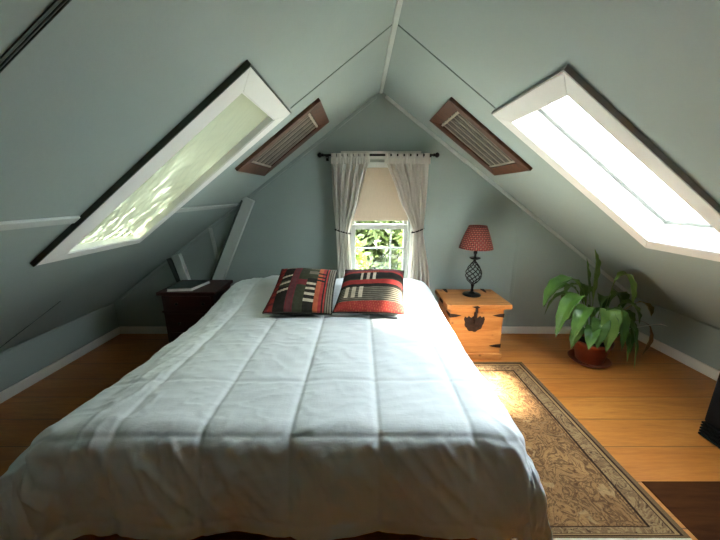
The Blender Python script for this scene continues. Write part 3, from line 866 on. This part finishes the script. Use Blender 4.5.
for j in range(rows):
    for k in range(seg):
        fs.append((j*seg+k, j*seg+(k+1) % seg, (j+1)*seg+(k+1) % seg, (j+1)*seg+k))
        uv += [(k/seg, j/rows), ((k+1)/seg, j/rows), ((k+1)/seg, (j+1)/rows), (k/seg, (j+1)/rows)]
me.from_pydata(vs, [], fs); ul = me.uv_layers.new(name='UVMap')
ul.data.foreach_set('uv', [c for p in uv for c in p]); me.polygons.foreach_set('use_smooth', [True]*len(fs))
me.materials.append(M['shade'])
o = bpy.data.objects.new('lamp_shade', me); COL.objects.link(o); o.parent = t; o['label'] = 'red and dark checked cone shade'
m = o.modifiers.new('t', 'SOLIDIFY'); m.thickness = .003

# ------------------------------------------------------------------ plant
px, py = 1.975, 2.37
t = thing('plant_saucer', (px, py, 0), 'terracotta saucer on floorboards under the potted plant', 'saucer')
part(MB().lathe([(0, .0), (.125, .0), (.152, .022), (.156, .030), (.150, .031), (.122, .010), (0, .010)], (px, py, 0), 48), 'dish', M['terracotta'], t, smooth=True)
t = thing('potted_plant', (px, py, .0105), 'broad-leaved green plant in a terracotta pot on the right floor', 'plant')
part(MB().lathe([(0, .0105), (.092, .0105), (.100, .02), (.132, .165), (.142, .168), (.145, .205), (.138, .207), (.130, .172), (.09, .168)], (px, py, 0), 48), 'pot', M['terracotta'], t, smooth=True)
part(MB().lathe([(0, .178), (.06, .176), (.131, .170), (.131, .165), (0, .15)], (px, py, 0), 32), 'soil', M['soil'], t, smooth=True)
def leaf(base, az, path, width, mat, fold=.35, twist=0.0, label=None, name='leaf'):
    """path: list of (horizontal reach, height, width factor) along the leaf; az direction"""
    h = Vector((math.cos(az), math.sin(az), 0)); side = Vector((-math.sin(az), math.cos(az), 0)); up = Vector((0, 0, 1))
    # resample with catmull-rom
    pts = [Vector((p[0], p[1], p[2])) for p in path]
    P = [pts[0]]+pts+[pts[-1]]; out = []
    for i in range(1, len(P)-2):
        for k in range(8):
            s = k/8
            a, b, c, d = P[i-1], P[i], P[i+1], P[i+2]
            out.append(.5*((2*b)+(-a+c)*s+(2*a-5*b+4*c-d)*s*s+(-a+3*b-3*c+d)*s**3))
    out.append(pts[-1]); n = len(out)
    vs = []; fs = []; m = 6
    for i, p in enumerate(out):
        c = Vector(base)+h*p.x+up*p.y
        q0, q1 = out[max(i-1, 0)], out[min(i+1, n-1)]
        tan = (h*(q1.x-q0.x)+up*(q1.y-q0.y)).normalized()
        tw = twist*i/n
        sd = (side*math.cos(tw)+tan.cross(side)*math.sin(tw)).normalized()
        nrm = tan.cross(sd)
        if nrm.z < 0 and False: nrm = -nrm
        w = max(.003, width*max(0, p.z))
        for k in range(-m, m+1):
            f = k/m
            rip = .004*math.sin(i*.9+k)*abs(f)*min(1, w/.03)
            vs.append(c+sd*w*f*math.cos(fold*abs(f))-nrm*(w*abs(f)*math.sin(fold)-rip)*-1)
    K = 2*m+1
    for i in range(n-1):
        for k in range(K-1):
            a = i*K+k; fs.append((a, a+1, a+K+1, a+K))
    o = part(MB().add(vs, fs), name, mat, t, label, smooth=True)
    md = o.modifiers.new('t', 'SOLIDIFY'); md.thickness = .0014
    return o
def arch(reach, peak, tip, pet=.45):
    """petiole then a blade that arches from peak down to tip"""
    return [(.0, 0, .06), (reach*.18, peak*.45, .06), (reach*.34, peak*.82, .08), (reach*.46, peak*.96, .45), (reach*.62, peak, .95), (reach*.80, peak*.82+tip*.18, 1.0), (reach*.93, peak*.42+tip*.58, .62), (reach, tip, .0)]
B = (px, py, .172)
def LF(azd, reach, peak, tip, w, mat='leaf', fold=.35, tw=0, off=.03):
    a = math.radians(azd); b = (B[0]+off*math.cos(a), B[1]+off*math.sin(a), B[2])
    pk = peak-B[2]; tp = tip-B[2]
    leaf(b, a, arch(reach, pk, tp), w, M[mat], fold, tw)
# azimuth: 180 left, 270 to camera, 0 right, 90 to wall
for a in (
    (186, .47, .74, .52, .070, 'leaf'), (200, .42, .62, .30, .066, 'leaf'), (213, .36, .54, .30, .060), (168, .38, .66, .46, .058), (192, .34, .50, .34, .055, 'leaf_pale'),
    (255, .20, .52, .20, .074, 'leaf_pale', .25), (268, .16, .53, .24, .060, 'leaf', .25), (284, .20, .50, .22, .064, 'leaf', .25), (238, .24, .44, .24, .062), (270, .10, .40, .22, .05),
    (332, .24, .56, .40, .055), (20, .28, .60, .44, .055), (350, .27, .42, .10, .056), (312, .26, .42, .06, .058), (300, .22, .36, .12, .05),
    (45, .28, .54, .36, .055), (80, .22, .62, .44, .055), (120, .26, .64, .42, .055), (145, .34, .56, .34, .055), (228, .30, .38, .24, .052), (5, .30, .46, .30, .052),
    (10, .22, .38, .20, .05), (175, .28, .40, .24, .05), (205, .26, .34, .18, .05), (60, .2, .44, .3, .05), (100, .2, .42, .3, .05), (335, .2, .36, .2, .05)): LF(*a)
leaf((px-.01, py+.02, B[2]), math.radians(120), [(0, 0, .05), (.015, .2, .06), (.03, .36, .09), (.045, .46, .6), (.055, .58, 1), (.06, .68, .9), (.075, .75, .4), (.085, .79, 0)], .045, M['leaf_pale'], .5)   # upright centre leaf
leaf((px-.02, py+.01, B[2]), math.radians(150), [(0, 0, .05), (.02, .2, .06), (.06, .42, .3), (.09, .56, .9), (.11, .66, .6), (.12, .72, 0)], .040, M['leaf'], .5)
leaf((px+.02, py, B[2]), math.radians(-20), [(0, 0, .05), (.02, .25, .06), (.045, .50, .09), (.07, .585, .45), (.11, .61, 1), (.155, .54, 1), (.185, .44, .6), (.195, .35, 0)], .062, M['leaf_pale'], .3)   # bright leaf drooping on the right
# stray stems on the right: a dry leaf hanging to the floor and a yellowing one
leaf((px+.05, py, B[2]), math.radians(5), [(0, 0, .10), (.14, .13, .10), (.30, .19, .10), (.43, .15, .2), (.475, .07, .7), (.485, 0, 1), (.465, -.08, .6), (.445, -.14, 0)], .020, M['leaf_brown'], .5, 0, 'dry brown hanging leaf')
leaf((px+.05, py+.03, B[2]), math.radians(12), [(0, 0, .08), (.18, .22, .08), (.36, .32, .10), (.45, .31, .7), (.51, .27, .9), (.545, .22, .5), (.56, .18, 0)], .034, M['leaf_yellow'], .4, 0, 'yellowing leaf on a long stem')
leaf((px+.05, py-.02, B[2]), math.radians(-8), [(0, 0, .08), (.16, .13, .08), (.34, .19, .10), (.41, .20, .8), (.45, .195, .5), (.465, .19, 0)], .012, M['bloom'], .4, 0, 'small white bloom on a stem', 'bloom')

# ------------------------------------------------------------------ rug
rx0, rx1, ry0, ry1 = .57, 1.378, .962, 2.335
RW, RL = rx1-rx0, ry1-ry0
M['rug'] = rug_mat(RW, RL)
t = thing('area_rug', (rx0, ry0, 0), 'brown floral rug with darker border lying along the right side of bed', 'rug')
nx, ny = 40, 46; vs = []; fs = []
for k, z in ((0, .0), (1, .011)):
    for j in range(ny+1):
        for i in range(nx+1):
            zz = z+(.0025*noise.noise(Vector((i*.2, j*.2, 1))) if k else 0)
            vs.append((rx0+RW*i/nx, ry0+RL*j/ny, zz+ (.0 if k else .0005)))
K = nx+1; BASE = K*(ny+1)
for j in range(ny):
    for i in range(nx):
        a = j*K+i
        fs.append((BASE+a, BASE+a+1, BASE+a+K+1, BASE+a+K)); fs.append((a, a+K, a+K+1, a+1))
rim = [i for i in range(K)]+[j*K+nx for j in range(1, ny+1)]+[ny*K+i for i in range(nx-1, -1, -1)]+[j*K for j in range(ny-1, 0, -1)]
for a, b in zip(rim, rim[1:]+rim[:1]): fs.append((a, b, BASE+b, BASE+a))
part(MB().add(vs, fs), 'pile', M['rug'], t)
mb = MB(); fr = random.Random(5)
for i in range(230):
    x = rx0+RW*(i+.5)/230; ln = .055+fr.random()*.015; w = fr.uniform(-.01, .01)
    mb.tube([(x, ry0+.002, .007), (x+w*.4, ry0-ln*.5, .005), (x+w, ry0-ln, .0035)], [.003, .0028, .0018], 5)
f = part(mb, 'fringe', M['fringe'], t, 'cream fringe at the near end'); 

# ------------------------------------------------------------------ dark box at right edge
t = thing('dark_box', (2.20, 1.37, 0), 'black box with ribbed lower edge standing on the floor at the right edge', 'box')
bx0, bx1, by0, by1 = 2.028, 2.36, 1.18, 1.535
part(MB().box((bx0, by0, .10), (bx1, by1, .46)), 'shell', M['blackbox'], t, bevel=.012)
for k in range(5):
    z = .008+k*.019
    part(MB().box((bx0-.004, by0-.004, z), (bx1+.004, by1+.004, z+.011)), 'rib', M['blackbox'], t, bevel=.003)
part(MB().box((bx0+.012, by0+.012, 0.0), (bx1-.012, by1-.012, .102)), 'plinth', M['black'], t)

# ------------------------------------------------------------------ outside
struct(MB().box((-40, -30, -3.2), (40, 50, -3.0)).build('ground_bounce', M['bounce_ground']))  # unseen ground, made pale to bounce light up onto the ceiling
def tree(name, c, r, n, size, label, mat, seed):
    g = np.random.default_rng(seed); t = thing(name, (c[0], c[1], -3.0), label, 'tree', None)
    # several leaf clumps make the crown
    k = 16
    cc = g.normal(size=(k, 3)); cc /= np.linalg.norm(cc, axis=1)[:, None]; cc *= g.uniform(.3, .8, (k, 1)); cc = cc*np.array(r)
    w = g.integers(0, k, n); p = g.normal(size=(n, 3)); p /= np.linalg.norm(p, axis=1)[:, None]
    p *= g.uniform(.25, 1, (n, 1))**.5*.48; p = cc[w]+p*np.array(r)+np.array([0, 0, c[2]+3.0])
    a = g.normal(size=(n, 3)); a /= np.linalg.norm(a, axis=1)[:, None]
    b = np.cross(a, g.normal(size=(n, 3))); b /= np.linalg.norm(b, axis=1)[:, None]
    s = size*g.uniform(.6, 1.3, (n, 1))
    nrm = np.cross(a, b)
    q = np.stack([p-a*s, p+b*s*.45+nrm*s*.1, p+a*s, p-b*s*.45+nrm*s*.1], 1).reshape(-1, 3)
    me = bpy.data.meshes.new('crown')
    me.from_pydata(q.tolist(), [], np.arange(4*n).reshape(-1, 4).tolist()); me.materials.append(mat)
    o = bpy.data.objects.new('crown', me); COL.objects.link(o); o.parent = t
    mb = MB().tube([(0, 0, 0), (.05, .03, 1.2), (0, .0, c[2]+3.0)], [.16, .12, .05], 10)
    for i in range(8):
        e = cc[i]; mb.tube([(0, 0, max(.6, c[2]+2.2)), (e[0]*.5, e[1]*.5, c[2]+2.7+e[2]*.5), (e[0], e[1], c[2]+3+e[2])], [.05, .035, .012], 6)
    mb.build('trunk', M['bark'], t, smooth=True)
tree('leafy_tree', (-1.0, 7.4, -.4), (1.35, 1.2, 1.5), 9000, .10, 'sunlit leafy tree seen through the gable window on its left side', M['foliage'], 1)
tree('leafy_tree', (2.1, 7.9, -.6), (1.4, 1.2, 1.6), 9000, .10, 'sunlit leafy tree seen through the gable window on its right side', M['foliage'], 2)
tree('leafy_tree', (.6, 11.6, -.2), (4.2, 1.4, 3.0), 18000, .2, 'tree farther back behind the other two outside the gable window', M['foliage2'], 3)
tree('leafy_tree', (-6.0, 2.2, 2.2), (2.6, 4.6, 3.8), 30000, .2, 'hazy green tree behind the film-covered left skylight', M['foliage2'], 4)

# ------------------------------------------------------------------ light
w = bpy.data.worlds.new('World'); S.world = w; w.use_nodes = True
wt = w.node_tree; bg = wt.nodes['Background']
tc = wt.nodes.new('ShaderNodeTexCoord'); sp = wt.nodes.new('ShaderNodeSeparateXYZ'); wt.links.new(tc.outputs['Generated'], sp.inputs[0])
rp = wt.nodes.new('ShaderNodeValToRGB'); wt.links.new(sp.outputs[2], rp.inputs[0])
rp.color_ramp.elements[0].position = 0.0; rp.color_ramp.elements[0].color = (.88, .945, 1, 1)
rp.color_ramp.elements[1].position = .9; rp.color_ramp.elements[1].color = (.78, .89, 1, 1)
wt.links.new(rp.outputs[0], bg.inputs[0]); bg.inputs[1].default_value = 13.5

sd = bpy.data.lights.new('sun', 'SUN'); sd.energy = 46.0; sd.angle = math.radians(11); sd.color = (1, .93, .80)
so = bpy.data.objects.new('sun', sd); COL.objects.link(so)
sv = Vector((.54, -.32, 1)).normalized(); so.rotation_euler = sv.to_track_quat('Z', 'Y').to_euler(); so.location = (5, -8, 14)

cd = bpy.data.cameras.new('camera'); co = bpy.data.objects.new('camera', cd); COL.objects.link(co)
cd.sensor_width = 36; cd.lens = 15.25; cd.clip_start = .05
co.location = (0, 0, 1.4); co.rotation_euler = (PI/2-math.atan(76/305), 0, 0)
S.camera = co
S.view_settings.view_transform = 'Standard'; S.view_settings.look = 'None'; S.view_settings.exposure = 1.3; S.view_settings.gamma = 1
S.view_settings.use_curve_mapping = False
c = S.cycles
c.max_bounces = 10; c.diffuse_bounces = 7; c.transparent_max_bounces = 12; c.sample_clamp_indirect = 8
c.caustics_reflective = False; c.caustics_refractive = False
